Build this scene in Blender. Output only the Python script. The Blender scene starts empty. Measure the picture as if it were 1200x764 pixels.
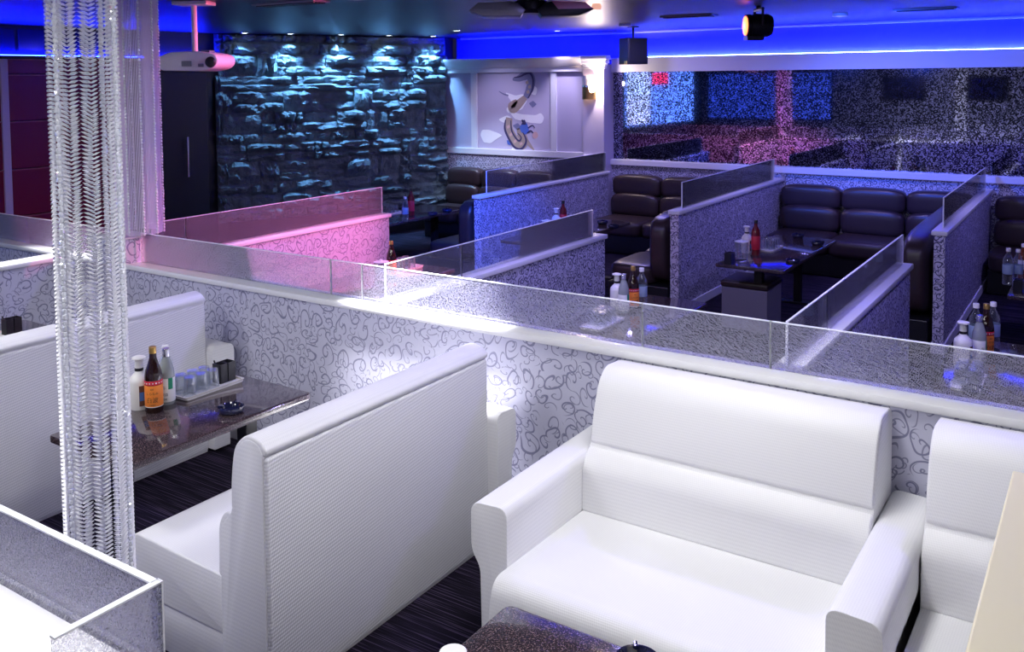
import bpy, bmesh, math, random
from mathutils import Vector, Matrix, noise
from math import sin, cos, pi, radians
random.seed(7)
S = bpy.context.scene
COL = S.collection
# ------------------------------------------------------------------ camera
F_PX, CX, CY = 1075.69, 583.99, 152.70
PITCH, YAW, ROLL = 0.05615, 0.59313, -0.00964
EYE = Vector((0, 0, 2.1847))
fw = Vector((-sin(YAW)*cos(PITCH), cos(YAW)*cos(PITCH), -sin(PITCH)))
r0 = Vector((cos(YAW), sin(YAW), 0)); u0 = r0.cross(fw)
rt = cos(ROLL)*r0 + sin(ROLL)*u0
up = -sin(ROLL)*r0 + cos(ROLL)*u0
cd = bpy.data.cameras.new('camera'); cam = bpy.data.objects.new('camera', cd); COL.objects.link(cam)
m = Matrix.Identity(4)
for i in range(3):
    m[i][0] = rt[i]; m[i][1] = up[i]; m[i][2] = -fw[i]; m[i][3] = EYE[i]
cam.matrix_world = m
cd.sensor_fit = 'HORIZONTAL'; cd.sensor_width = 36; cd.lens = F_PX*36/1200
cd.shift_x = (600-CX)/1200; cd.shift_y = (CY-382)/1200
cd.clip_start = .05; cd.clip_end = 60
S.camera = cam
def ray(a, b): return fw + rt*((a-CX)/F_PX) - up*((b-CY)/F_PX)
def onX(a, b, X): d = ray(a, b); return EYE + d*(X/d.x)
def onY(a, b, Y): d = ray(a, b); return EYE + d*(Y/d.y)
def onZ(a, b, Z): d = ray(a, b); return EYE + d*((Z-EYE.z)/d.z)
# ------------------------------------------------------------------ world, exposure
w = bpy.data.worlds.new('world'); S.world = w; w.use_nodes = True
w.node_tree.nodes['Background'].inputs[0].default_value = (.010, .009, .040, 1)
w.node_tree.nodes['Background'].inputs[1].default_value = 1.0
S.view_settings.view_transform = 'Standard'; S.view_settings.look = 'None'
S.view_settings.exposure = 0.0; S.view_settings.gamma = 1.0; S.view_settings.use_curve_mapping = False
# ------------------------------------------------------------------ lights
CEIL = 2.80
def area(name, loc, rot, size, power, col, sy=None, spread=None):
    l = bpy.data.lights.new(name, 'AREA'); l.energy = power; l.color = col; l.size = size
    if sy: l.shape = 'RECTANGLE'; l.size_y = sy
    else: l.shape = 'DISK'
    if spread: l.spread = radians(spread)
    o = bpy.data.objects.new(name, l); COL.objects.link(o); o.location = loc; o.rotation_euler = rot; return o
def spot(name, loc, tgt, power, col, ang, blend=.6, rad=.03):
    l = bpy.data.lights.new(name, 'SPOT'); l.energy = power; l.color = col; l.spot_size = radians(ang)
    l.spot_blend = blend; l.shadow_soft_size = rad
    o = bpy.data.objects.new(name, l); COL.objects.link(o); o.location = loc
    o.rotation_euler = (Vector(tgt)-Vector(loc)).to_track_quat('-Z', 'Y').to_euler(); return o
WHITE = (.985, .97, 1.0); COOL = (.86, .88, 1.0)
FRONT_FILLS = [(-1.2, 1.2), (-3.7, 0.7), (-5.0, 1.5), (-1.2, 2.95), (-0.2, -1.0), (-3.1, -1.0)]  # wide soft lamps added to fill the white seating evenly
FRONT_POWER = (9, 22, 22, 22, 11, 18)
for (x, y), pw in zip(FRONT_FILLS, FRONT_POWER):
    area('added_fill_lamp', (x, y, CEIL-.035), (0, 0, 0), .55, pw, WHITE)
# hot downlights over the main partition, the side partition and the near partition
DOWN_FRONT = [((-2.98, 3.50), (-2.98, 3.68, .9), 3200, 36), ((-6.25, 3.40), (-6.25, 3.35, .9), 520, 40), ((-2.0, 1.05), (-2.0, 1.05, .9), 55, 34)]
for (x, y), t, p, a in DOWN_FRONT:
    spot('downlight_lamp', (x, y, CEIL-.03), t, p, WHITE, a, .9, .05)
# stone wall washers
STONE_A = Vector((-8.2, 10.78, 0)); STONE_B = Vector((-9.65, 7.78, 0))
sd = (STONE_B-STONE_A).normalized(); sn = Vector((-sd.y, sd.x, 0))
if sn.x < 0: sn = -sn
SLEN = (STONE_B-STONE_A).length
STONE_DOWN = [STONE_A + sd*t + sn*.27 for t in (.32, 1.0, 1.7, 2.4, 3.0)]
for k, p in enumerate(STONE_DOWN):
    spot('washer_lamp', (p.x, p.y, CEIL-.03), (p.x-sn.x*.30, p.y-sn.y*.30, 1.5), (180, 200, 215, 170, 40)[k], (.22, .54, 1.0), 80, .8, .03)
# coloured stage light: magenta on the partition behind the main wall, blue over the back booths
spot('stage_lamp', (-2.66, 7.62, 2.55), (-5.35, 5.0, .8), 1150, (1.0, .20, .42), 42, .8, .05)
spot('stage_lamp', (-3.75, 6.1, 2.55), (-5.75, 4.4, 2.25), 420, (1.0, .12, .25), 34, .8, .05)
spot('stage_lamp', (-4.15, 5.95, 2.55), (-5.6, 7.9, .6), 1000, (.02, .10, 1.0), 40, .8, .05)
spot('stage_lamp', (-3.6, 6.45, 2.58), (-3.0, 10.9, 1.36), 480, (.03, .12, 1.0), 32, .9, .05)
spot('stage_lamp', (-2.3, 7.95, 2.5), (-1.4, 10.94, 1.75), 330, (.02, .10, 1.0), 74, .8, .05)
spot('warm_lamp', (-2.35, 9.75, CEIL-.03), (-2.45, 10.72, .58), 22, (1.0, .62, .45), 22, .9, .03)
MURAL_DOWN = [onZ(535, 36, CEIL), onZ(653, 36, CEIL)]
for p in MURAL_DOWN:
    spot('mural_lamp', (p.x, p.y, CEIL-.03), (p.x-.2, 10.78, 1.45), 75, (.74, .66, 1.0), 60, .9, .04)
spot('booth_lamp', (-7.1, 9.75, CEIL-.03), (-7.3, 10.45, .5), 210, (.62, .72, 1.0), 56, .9, .04)
BACK_FILLS = [(-4.7, 9.6), (-2.3, 9.5), (0.1, 9.2), (-2.5, 5.0), (-4.6, 5.0), (-.2, 5.0)]  # small violet lamps added so the dark booths receive light
for (x, y) in BACK_FILLS:
    area('added_fill_lamp', (x, y, CEIL-.035), (0, 0, 0), .12, 30.0, (.38, .33, 1.0))
# ------------------------------------------------------------------ materials
MATS = {}
def nodes(name):
    mt = bpy.data.materials.new(name); mt.use_nodes = True
    nt = mt.node_tree; MATS[name] = mt
    return mt, nt, nt.nodes['Principled BSDF']
class N:
    def __init__(s, nt): s.nt = nt
    def new(s, t, **kw):
        n = s.nt.nodes.new(t)
        for k, v in kw.items(): setattr(n, k, v)
        return n
    def put(s, sock, v):
        if isinstance(v, bpy.types.NodeSocket): s.nt.links.new(v, sock)
        else: sock.default_value = v
    def math(s, op, a, b=0.0, c=None):
        n = s.new('ShaderNodeMath', operation=op); s.put(n.inputs[0], a); s.put(n.inputs[1], b)
        if c is not None: s.put(n.inputs[2], c)
        return n.outputs[0]
    def vmath(s, op, a, b=None):
        n = s.new('ShaderNodeVectorMath', operation=op); s.put(n.inputs[0], a)
        if b is not None: s.put(n.inputs[1], b)
        return n.outputs['Value'] if op in ('LENGTH', 'DOT_PRODUCT', 'DISTANCE') else n.outputs[0]
    def mix(s, f, a, b):
        n = s.new('ShaderNodeMix', data_type='RGBA'); s.put(n.inputs[0], f); s.put(n.inputs[6], a); s.put(n.inputs[7], b)
        return n.outputs[2]
    def step(s, v, lo, hi, a=0., b=1.):
        n = s.new('ShaderNodeMapRange', interpolation_type='SMOOTHSTEP'); s.put(n.inputs[0], v)
        for i, q in enumerate((lo, hi, a, b)): n.inputs[1+i].default_value = q
        return n.outputs[0]
    def bump(s, h, strength=.3, dist=.01):
        n = s.new('ShaderNodeBump'); n.inputs['Strength'].default_value = strength; n.inputs['Distance'].default_value = dist
        s.put(n.inputs['Height'], h); return n.outputs[0]
    def noise(s, vec, scale, detail=2, dim='3D', rough=.5, dist=0):
        n = s.new('ShaderNodeTexNoise', noise_dimensions=dim); s.put(n.inputs['Vector'], vec)
        n.inputs['Scale'].default_value = scale; n.inputs['Detail'].default_value = detail
        n.inputs['Roughness'].default_value = rough; n.inputs['Distortion'].default_value = dist
        return n.outputs['Fac']
def rgb(c): return (c[0], c[1], c[2], 1)
def simple(name, col, rough=.5, metal=0., spec=.5, emit=None, es=0., trans=0., coat=0.):
    mt, nt, b = nodes(name)
    b.inputs['Base Color'].default_value = rgb(col); b.inputs['Roughness'].default_value = rough
    b.inputs['Metallic'].default_value = metal; b.inputs['Specular IOR Level'].default_value = spec
    b.inputs['Transmission Weight'].default_value = trans; b.inputs['Coat Weight'].default_value = coat
    if emit: b.inputs['Emission Color'].default_value = rgb(emit); b.inputs['Emission Strength'].default_value = es
    return mt
def wall_uv(n):
    g = n.new('ShaderNodeNewGeometry'); sp = n.new('ShaderNodeSeparateXYZ'); n.put(sp.inputs[0], g.outputs['Position'])
    cb = n.new('ShaderNodeCombineXYZ'); n.put(cb.inputs[0], n.math('ADD', sp.outputs[0], sp.outputs[1])); n.put(cb.inputs[1], sp.outputs[2])
    return cb.outputs[0]
def curls(n, uv, scale, K, halfw, rmax, rnd=.6, keep=1.0, rmin=0.0):
    """line drawing of one spiral tendril per voronoi cell -> 0..1 mask"""
    sc = n.new('ShaderNodeVectorMath', operation='SCALE'); n.put(sc.inputs[0], uv); sc.inputs['Scale'].default_value = scale
    p = sc.outputs[0]
    vo = n.new('ShaderNodeTexVoronoi', voronoi_dimensions='2D', feature='F1'); n.put(vo.inputs['Vector'], p)
    vo.inputs['Scale'].default_value = 1; vo.inputs['Randomness'].default_value = rnd
    d = n.vmath('SUBTRACT', p, vo.outputs['Position']); sp = n.new('ShaderNodeSeparateXYZ'); n.put(sp.inputs[0], d)
    cs = n.new('ShaderNodeSeparateColor'); n.put(cs.inputs[0], vo.outputs['Color'])
    r = n.math('SQRT', n.math('ADD', n.math('MULTIPLY', sp.outputs[0], sp.outputs[0]), n.math('MULTIPLY', sp.outputs[1], sp.outputs[1])))
    th = n.math('ARCTAN2', sp.outputs[1], sp.outputs[0])
    sg = n.math('SUBTRACT', n.math('MULTIPLY', n.math('GREATER_THAN', cs.outputs[0], .5), 2.), 1.)
    ph = n.math('ADD', n.math('MULTIPLY', th, sg), n.math('ADD', n.math('MULTIPLY', cs.outputs[1], 6.283), n.math('MULTIPLY', r, -K)))
    fr = n.math('FRACT', n.math('DIVIDE', ph, 6.2832))
    dist = n.math('MULTIPLY', n.math('ABSOLUTE', n.math('SUBTRACT', fr, .5)), 6.2832/K)
    line = n.step(dist, halfw*.75, halfw*1.25, 1., 0.)
    lim = n.math('ADD', rmax*.75, n.math('MULTIPLY', cs.outputs[2], rmax*.5))
    inside = n.math('LESS_THAN', r, lim)
    out = n.math('MULTIPLY', line, inside)
    if keep < 1: out = n.math('MULTIPLY', out, n.math('LESS_THAN', cs.outputs[2], keep))
    return out, vo
def wallpaper(name, base, ink, s1, hw=.040):
    mt, nt, b = nodes(name); n = N(nt); uv = wall_uv(n)
    wob = n.new('ShaderNodeTexNoise', noise_dimensions='2D'); n.put(wob.inputs['Vector'], uv); wob.inputs['Scale'].default_value = s1*.55; wob.inputs['Detail'].default_value = 1
    off = n.vmath('SUBTRACT', wob.outputs['Color'], (.5, .5, .5))
    sc = n.new('ShaderNodeVectorMath', operation='SCALE'); n.put(sc.inputs[0], off); sc.inputs['Scale'].default_value = .9/s1
    uv2 = n.vmath('ADD', uv, sc.outputs[0])
    a, _ = curls(n, uv2, s1, 15., hw, .56, .70)
    c, _ = curls(n, n.vmath('ADD', uv2, (3.37, 1.71, 0)), s1*1.5, 13., hw, .50, .9, 1.0)
    msk = n.math('MAXIMUM', a, n.math('MULTIPLY', c, .9))
    n.put(b.inputs['Base Color'], n.mix(msk, rgb(base), rgb(ink)))
    n.put(b.inputs['Roughness'], n.math('ADD', .42, n.math('MULTIPLY', msk, .2)))
    b.inputs['Metallic'].default_value = .15
    return mt
wallpaper('wallpaper', (.60, .60, .73), (.24, .24, .37), 9.8)
wallpaper('wallpaper_fine', (.62, .60, .74), (.06, .055, .13), 16., .062)
def vinyl():
    mt, nt, b = nodes('white_vinyl'); n = N(nt)
    g = n.new('ShaderNodeTexCoord').outputs['Object']; sp = n.new('ShaderNodeSeparateXYZ'); n.put(sp.inputs[0], g)
    k = 390.
    q1 = n.math('SINE', n.math('MULTIPLY', n.math('ADD', n.math('ADD', sp.outputs[0], sp.outputs[1]), sp.outputs[2]), k))
    q2 = n.math('SINE', n.math('MULTIPLY', n.math('SUBTRACT', sp.outputs[0], sp.outputs[1]), k))
    h = n.math('MULTIPLY', q1, q2)
    n.put(b.inputs['Normal'], n.bump(h, .10, .0012))
    n.put(b.inputs['Base Color'], n.mix(n.step(h, -.9, .4), rgb((.79, .79, .81)), rgb((.85, .85, .865))))
    b.inputs['Roughness'].default_value = .5
def ribbed():
    mt, nt, b = nodes('white_ribbed'); n = N(nt)
    g = n.new('ShaderNodeTexCoord').outputs['Object']; sp = n.new('ShaderNodeSeparateXYZ'); n.put(sp.inputs[0], g)
    h = n.math('SINE', n.math('MULTIPLY', n.math('ADD', sp.outputs[2], n.math('MULTIPLY', sp.outputs[0], .12)), 2*pi/.0135))
    h2 = n.math('SINE', n.math('MULTIPLY', n.math('ADD', sp.outputs[0], n.math('MULTIPLY', sp.outputs[2], .3)), 2*pi/.011))
    hh = n.math('ADD', h, n.math('MULTIPLY', h2, .35))
    n.put(b.inputs['Normal'], n.bump(hh, .22, .0016))
    n.put(b.inputs['Base Color'], n.mix(n.step(hh, -1., .3), rgb((.66, .66, .70)), rgb((.80, .80, .83))))
    b.inputs['Roughness'].default_value = .5
vinyl(); ribbed()
simple('cap_white', (.80, .80, .82), .28, coat=.3)
simple('white_paint', (.74, .74, .78), .5)
simple('mural_paint', (.52, .48, .62), .55)
simple('ceiling_paint', (.022, .022, .075), .38)
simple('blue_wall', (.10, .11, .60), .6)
simple('front_wall', (.20, .20, .34), .6)
simple('dark_wall', (.005, .005, .01), .5)
simple('beige', (.80, .73, .52), .55)
simple('black_plastic', (.012, .012, .016), .35)
simple('black_metal', (.01, .01, .012), .4, .3)
simple('grey_metal', (.25, .25, .28), .35, .6)
simple('chrome', (.8, .8, .85), .2, .95)
simple('white_plastic', (.85, .84, .82), .35)
simple('projector_shell', (.78, .76, .78), .4)
simple('red_panel', (.22, .012, .05), .3)
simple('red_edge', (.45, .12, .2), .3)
simple('navy_pane', (.01, .012, .06), .1)
simple('led_blue', (.1, .1, .9), .5, emit=(.004, .010, 1.0), es=230)
simple('added_cyan_glow', (.6, .8, 1), .5, emit=(.45, .75, 1.0), es=16)
simple('led_white', (1, 1, 1), .5, emit=(1, 1, 1), es=14)
simple('led_stone', (1, 1, 1), .5, emit=(.75, .9, 1), es=14)
simple('fill_glow_dim', (.5, .5, .6), .5, emit=(.55, .5, 1), es=1.2)
simple('sconce_glow', (1, .9, .8), .5, emit=(1, .72, .45), es=30)
simple('lens_orange', (1, .4, .2), .3, emit=(1.0, .16, .04), es=5)
simple('lens_dim', (.6, .3, .3), .1, emit=(1.0, .5, .35), es=.8)
simple('brass', (.32, .2, .09), .3, .9)
simple('grey_fabric', (.16, .15, .19), .8)
simple('gold', (.75, .48, .14), .3, .9)
simple('brown_glass', (.022, .008, .006), .06, spec=.8)
simple('amber_glass', (.20, .045, .012), .08, spec=.7)
simple('red_bottle', (.20, .012, .015), .12, spec=.6)
simple('label_orange', (.85, .24, .03), .55)
simple('label_red', (.62, .02, .05), .5)
simple('label_white', (.8, .8, .78), .55)
simple('label_green', (.02, .28, .14), .5)
simple('label_blue', (.05, .16, .5), .5)
simple('label_pale', (.30, .40, .55), .5)
simple('label_brown', (.12, .05, .03), .5)
simple('ink', (.02, .015, .015), .6)
simple('ashtray_glass', (.012, .014, .05), .06, spec=.9, coat=.5)
simple('cream', (.75, .72, .66), .4)
simple('bead_metal', (.82, .82, .86), .30, .15)
simple('fringe_violet', (.74, .64, .86), .4, .1)
simple('glass_edge', (.85, .87, .92), .3)
simple('added_blue_glow', (.2, .3, .9), .5, emit=(.12, .28, 1.0), es=2.2)
simple('added_dim_blue_glow', (.1, .15, .6), .5, emit=(.05, .12, .9), es=.45)
simple('added_white_glow', (.9, .9, 1), .5, emit=(.45, .62, 1.0), es=2.2)
simple('added_red_glow', (.9, .05, .1), .5, emit=(1, .03, .12), es=2.0)
def leather():
    mt, nt, b = nodes('dark_leather'); n = N(nt)
    g = n.new('ShaderNodeTexCoord').outputs['Object']
    n.put(b.inputs['Normal'], n.bump(n.noise(g, 90, 3), .15, .004))
    b.inputs['Base Color'].default_value = (.036, .022, .025, 1); b.inputs['Roughness'].default_value = .36
leather()
def carpet():
    mt, nt, b = nodes('carpet'); n = N(nt)
    g = n.new('ShaderNodeNewGeometry').outputs['Position']; sp = n.new('ShaderNodeSeparateXYZ'); n.put(sp.inputs[0], g)
    st = n.new('ShaderNodeMapping'); n.put(st.inputs[0], g); st.inputs['Scale'].default_value = (2.2, 120, 1)
    s = n.noise(st.outputs[0], 1., 2)
    fine = n.noise(g, 700, 1)
    row = n.math('SINE', n.math('MULTIPLY', sp.outputs[1], 2*pi/.011))
    f = n.math('MULTIPLY', n.step(s, .50, .62), n.math('ADD', .4, n.math('MULTIPLY', fine, .9)))
    f = n.math('MULTIPLY', f, n.step(row, -.6, .5, .35, 1.))
    n.put(b.inputs['Base Color'], n.mix(f, rgb((.008, .006, .014)), rgb((.075, .055, .11))))
    n.put(b.inputs['Normal'], n.bump(fine, .5, .004)); b.inputs['Roughness'].default_value = .95; b.inputs['Specular IOR Level'].default_value = .1
carpet()
def granite():
    mt, nt, b = nodes('granite'); n = N(nt)
    g = n.new('ShaderNodeTexCoord').outputs['Object']
    a = n.noise(g, 170, 2); c = n.noise(g, 420, 1)
    f = n.math('MULTIPLY', n.step(a, .45, .62), n.step(c, .40, .62))
    n.put(b.inputs['Base Color'], n.mix(f, rgb((.03, .02, .024)), rgb((.20, .145, .15))))
    b.inputs['Roughness'].default_value = .09; b.inputs['Coat Weight'].default_value = .4; b.inputs['Coat Roughness'].default_value = .05
granite()
def stone():
    mt, nt, b = nodes('stone_face'); n = N(nt)
    g = n.new('ShaderNodeNewGeometry').outputs['Position']
    a = n.noise(g, 9, 4); c = n.noise(g, 60, 3)
    n.put(b.inputs['Base Color'], n.mix(a, rgb((.07, .10, .13)), rgb((.26, .33, .38))))
    n.put(b.inputs['Normal'], n.bump(n.math('ADD', c, n.math('MULTIPLY', a, 2.)), .7, .03)); b.inputs['Roughness'].default_value = .75
stone()
def etched(name, clear, frost, s, tint=(.82, .84, .92), ior=1.30):
    """clear pane with an etched speckle of small curls"""
    mt, nt, b = nodes(name); n = N(nt); uv = wall_uv(n)
    nz = n.noise(uv, s, 2, '2D', .5, .6)
    f = n.math('ADD', clear, n.math('MULTIPLY', n.step(nz, .495, .525), frost-clear))
    b.inputs['Base Color'].default_value = rgb(tint); b.inputs['Roughness'].default_value = .25
    tr = n.new('ShaderNodeBsdfTransparent'); gl = n.new('ShaderNodeBsdfGlossy'); gl.inputs['Roughness'].default_value = .03
    fr = n.new('ShaderNodeFresnel'); fr.inputs[0].default_value = ior
    mx = n.new('ShaderNodeMixShader'); n.put(mx.inputs[0], fr.outputs[0]); n.put(mx.inputs[1], tr.outputs[0]); n.put(mx.inputs[2], gl.outputs[0])
    m2 = n.new('ShaderNodeMixShader'); n.put(m2.inputs[0], f); n.put(m2.inputs[1], mx.outputs[0]); n.put(m2.inputs[2], b.outputs[0])
    n.put(nt.nodes['Material Output'].inputs[0], m2.outputs[0]); return mt
etched('etched_glass', .035, .32, 200., (.74, .74, .95))
etched('etched_glass_mid', .02, .13, 150., (.78, .78, .95), 1.18)
etched('etched_glass_far', .01, .07, 90., (.82, .84, .92), 1.16)
def clear_glass():
    mt, nt, b = nodes('clear_glass'); n = N(nt)
    b.inputs['Base Color'].default_value = (.85, .9, .95, 1); b.inputs['Roughness'].default_value = .15
    tr = n.new('ShaderNodeBsdfTransparent'); tr.inputs[0].default_value = (.93, .95, .97, 1)
    gl = n.new('ShaderNodeBsdfGlossy'); gl.inputs['Roughness'].default_value = .04
    lw = n.new('ShaderNodeLayerWeight'); lw.inputs[0].default_value = .35
    mx = n.new('ShaderNodeMixShader'); n.put(mx.inputs[0], n.math('ADD', .06, n.math('MULTIPLY', lw.outputs['Facing'], .5))); n.put(mx.inputs[1], tr.outputs[0]); n.put(mx.inputs[2], gl.outputs[0])
    m2 = n.new('ShaderNodeMixShader'); n.put(m2.inputs[0], n.math('ADD', .02, n.math('MULTIPLY', lw.outputs['Facing'], .2))); n.put(m2.inputs[1], mx.outputs[0]); n.put(m2.inputs[2], b.outputs[0])
    n.put(nt.nodes['Material Output'].inputs[0], m2.outputs[0])
clear_glass()
def mirror():
    mt, nt, b = nodes('mirror_pattern'); n = N(nt); uv = wall_uv(n)
    a, _ = curls(n, uv, 17., 11., .11, .55, .7)
    nz = n.noise(uv, 30, 2, '2D', .5, 2.0)
    f = n.math('MAXIMUM', a, n.step(nz, .47, .51))
    gl = n.new('ShaderNodeBsdfGlossy'); gl.inputs['Roughness'].default_value = .03; gl.inputs[0].default_value = (.74, .77, 1.0, 1)
    g2 = n.new('ShaderNodeBsdfGlossy'); g2.inputs['Roughness'].default_value = .08; g2.inputs[0].default_value = (.06, .06, .08, 1)
    m2 = n.new('ShaderNodeMixShader'); n.put(m2.inputs[0], f); n.put(m2.inputs[1], gl.outputs[0]); n.put(m2.inputs[2], g2.outputs[0])
    n.put(nt.nodes['Material Output'].inputs[0], m2.outputs[0])
mirror()
# ------------------------------------------------------------------ mesh helpers
def link(name, bm, mat, parent=None, smooth=None, loc=None):
    me = bpy.data.meshes.new(name)
    bmesh.ops.recalc_face_normals(bm, faces=bm.faces[:])
    bm.to_mesh(me); bm.free()
    if smooth is not None:
        me.polygons.foreach_set('use_smooth', [True]*len(me.polygons)); me.set_sharp_from_angle(angle=radians(smooth))
    me.materials.append(MATS[mat])
    o = bpy.data.objects.new(name, me); COL.objects.link(o)
    if parent: o.parent = parent
    if loc is not None: o.location = loc
    return o
def inst(src, name, parent=None, loc=(0, 0, 0), rot=(0, 0, 0), scale=(1, 1, 1)):
    o = bpy.data.objects.new(name, src.data); COL.objects.link(o); o.parent = parent
    o.location = loc; o.rotation_euler = rot; o.scale = scale; return o
def thing(name, label, cat, loc=(0, 0, 0), rz=0, group=None):
    o = bpy.data.objects.new(name, None); COL.objects.link(o); o.empty_display_size = .1
    o.location = loc; o.rotation_euler = (0, 0, rz); o['label'] = label; o['category'] = cat
    if group: o['group'] = group
    return o
def tag(o, label, cat, group=None):
    o['label'] = label; o['category'] = cat
    if group: o['group'] = group
    return o
def struct(o, label=None):
    o['kind'] = 'structure'
    if label: o['label'] = label
    return o
def copy_tree(o, parent=None):
    c = o.copy(); COL.objects.link(c); c.parent = parent
    for ch in list(o.children): copy_tree(ch, c)
    return c
def B(): return bmesh.new()
def box(bm, x0, x1, y0, y1, z0, z1, bev=0, seg=2):
    t = bmesh.new(); bmesh.ops.create_cube(t, size=1)
    for v in t.verts: v.co = Vector((x0+(v.co.x+.5)*(x1-x0), y0+(v.co.y+.5)*(y1-y0), z0+(v.co.z+.5)*(z1-z0)))
    if bev: bmesh.ops.bevel(t, geom=t.edges[:], offset=bev, segments=seg, affect='EDGES', profile=.5)
    merge(bm, t)
    return bm
def merge(bm, t, mtx=None):
    if mtx is not None: bmesh.ops.transform(t, matrix=mtx, verts=t.verts[:])
    mp = {v: bm.verts.new(v.co) for v in t.verts}
    for f in t.faces:
        try: bm.faces.new([mp[v] for v in f.verts])
        except ValueError: pass
    t.free()
def bx(*a, **k): return box(bmesh.new(), *a, **k)
def extrude(pts, axis, a, b, bev=0, seg=2):
    """closed 2d outline swept from a to b along axis. axis 'x': pts=(y,z); 'y': pts=(x,z); 'z': pts=(x,y)"""
    bm = bmesh.new()
    def P(p, t):
        return {'x': (t, p[0], p[1]), 'y': (p[0], t, p[1]), 'z': (p[0], p[1], t)}[axis]
    A = [bm.verts.new(P(p, a)) for p in pts]; C = [bm.verts.new(P(p, b)) for p in pts]
    fa = bm.faces.new(A); fb = bm.faces.new(C[::-1]); n = len(pts)
    for i in range(n): bm.faces.new((A[i], C[i], C[(i+1) % n], A[(i+1) % n]))
    if bev:
        bmesh.ops.recalc_face_normals(bm, faces=bm.faces[:])
        es = list(set(fa.edges[:]+fb.edges[:]))
        bmesh.ops.bevel(bm, geom=es, offset=bev, segments=seg, affect='EDGES', profile=.5, clamp_overlap=True)
    return bm
def roundpoly(pts, rads, seg=5):
    """round the corners of a polygon"""
    out = []; n = len(pts)
    for i, p in enumerate(pts):
        r = rads[i] if isinstance(rads, (list, tuple)) else rads
        p = Vector(p); a = (Vector(pts[i-1])-p); c = (Vector(pts[(i+1) % n])-p)
        if r <= 0: out.append(tuple(p)); continue
        la, lc = a.length, c.length; rr = min(r, la*.49, lc*.49)
        s = p+a.normalized()*rr; e = p+c.normalized()*rr
        for k in range(seg+1):
            t = k/seg; out.append(tuple(s*(1-t)**2 + p*2*t*(1-t) + e*t*t))
    return out
def lathe(prof, seg=24, bm=None, ctr=(0, 0, 0)):
    bm = bm or bmesh.new(); rings = []
    for r, z in prof:
        if r < 1e-6: rings.append([bm.verts.new((ctr[0], ctr[1], ctr[2]+z))])
        else: rings.append([bm.verts.new((ctr[0]+r*cos(2*pi*i/seg), ctr[1]+r*sin(2*pi*i/seg), ctr[2]+z)) for i in range(seg)])
    for A, C in zip(rings, rings[1:]):
        for i in range(seg):
            j = (i+1) % seg
            if len(A) == 1 and len(C) == 1: continue
            if len(A) == 1: bm.faces.new((A[0], C[j], C[i]))
            elif len(C) == 1: bm.faces.new((A[i], A[j], C[0]))
            else: bm.faces.new((A[i], A[j], C[j], C[i]))
    return bm
def tube(bm, pts, rad, seg=8):
    pts = [Vector(p) for p in pts]; rings = []
    for i, p in enumerate(pts):
        d = (pts[min(i+1, len(pts)-1)]-pts[max(i-1, 0)]).normalized()
        a = d.cross(Vector((0, 0, 1)))
        if a.length < 1e-3: a = d.cross(Vector((1, 0, 0)))
        a.normalize(); c = d.cross(a); rr = rad[i] if isinstance(rad, (list, tuple)) else rad
        rings.append([bm.verts.new(p+a*(rr*cos(2*pi*k/seg))+c*(rr*sin(2*pi*k/seg))) for k in range(seg)])
    for A, C in zip(rings, rings[1:]):
        for i in range(seg): bm.faces.new((A[i], A[(i+1) % seg], C[(i+1) % seg], C[i]))
    bm.faces.new(rings[0][::-1]); bm.faces.new(rings[-1]); return bm
def cushion(w, d, h, n=5., cuts=7, sag=0.):
    """puffy block centred on the origin"""
    bm = bmesh.new(); bmesh.ops.create_cube(bm, size=2)
    bmesh.ops.subdivide_edges(bm, edges=bm.edges[:], cuts=cuts, use_grid_fill=True)
    for v in bm.verts:
        x, y, z = v.co; L = (abs(x)**n+abs(y)**n+abs(z)**n)**(1/n)
        v.co = Vector((x/L*w/2, y/L*d/2, z/L*h/2))
        if sag: v.co.z += sag*((2*v.co.x/w)**2-.5)*(1 if v.co.z < 0 else .35)
    return bm
# ------------------------------------------------------------------ the room shell
XL, XR, YF, YB = -9.65, 4.6, -2.6, 11.0
struct(link('floor', bx(XL-.1, XR+.1, YF-.1, YB+.4, -.1, 0), 'carpet'), 'dark striped carpet')
struct(link('ceiling', bx(XL-.1, XR+.1, YF-.1, YB+.4, CEIL, CEIL+.1), 'ceiling_paint'), 'dark blue-lit ceiling')
struct(link('wall_right', bx(XR, XR+.1, YF, YB+.3, 0, CEIL), 'white_paint'), 'plain wall beside the white seating')
struct(link('wall_front', bx(XL, XR, YF-.1, YF, 0, CEIL), 'front_wall'), 'scroll papered wall facing the mirror')
wl = struct(link('wall_left', bx(XL-.1, XL, YF, STONE_B.y+.1, 0, CEIL), 'dark_wall'), 'black wall with a red panelled shutter')
# back wall: upper blue recess, mirror band, ledge and papered dado
CX0 = -5.56                                   # right corner of the mural pier
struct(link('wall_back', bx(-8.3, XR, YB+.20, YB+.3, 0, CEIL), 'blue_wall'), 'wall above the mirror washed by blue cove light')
wd = struct(link('wall_dado', bx(CX0, XR, YB-.05, YB+.19, 0, 1.03), 'wallpaper_fine'), 'papered dado under the mirror')
struct(link('trim_1', bx(CX0, XR, YB-.10, YB+.15, 1.03, 1.105, bev=.008), 'white_paint'), 'ledge under the long mirror')
struct(link('trim_2', extrude([(YB-.06, 2.255), (YB-.06, 2.44), (YB-.03, 2.445), (YB-.03, 2.36), (YB+.10, 2.36), (YB+.10, 2.255)], 'x', CX0, XR), 'white_paint'), 'cove lip above the long mirror')
tag(link('patterned_mirror', bx(CX0, XR, YB, YB+.012, 1.105, 2.255), 'mirror_pattern'), 'long wall mirror etched with scroll pattern above the dark booths', 'mirror')
led = link('cove_strip', bx(CX0+.1, XR-.05, YB+.015, YB+.055, 2.361, 2.371), 'led_blue')
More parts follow.
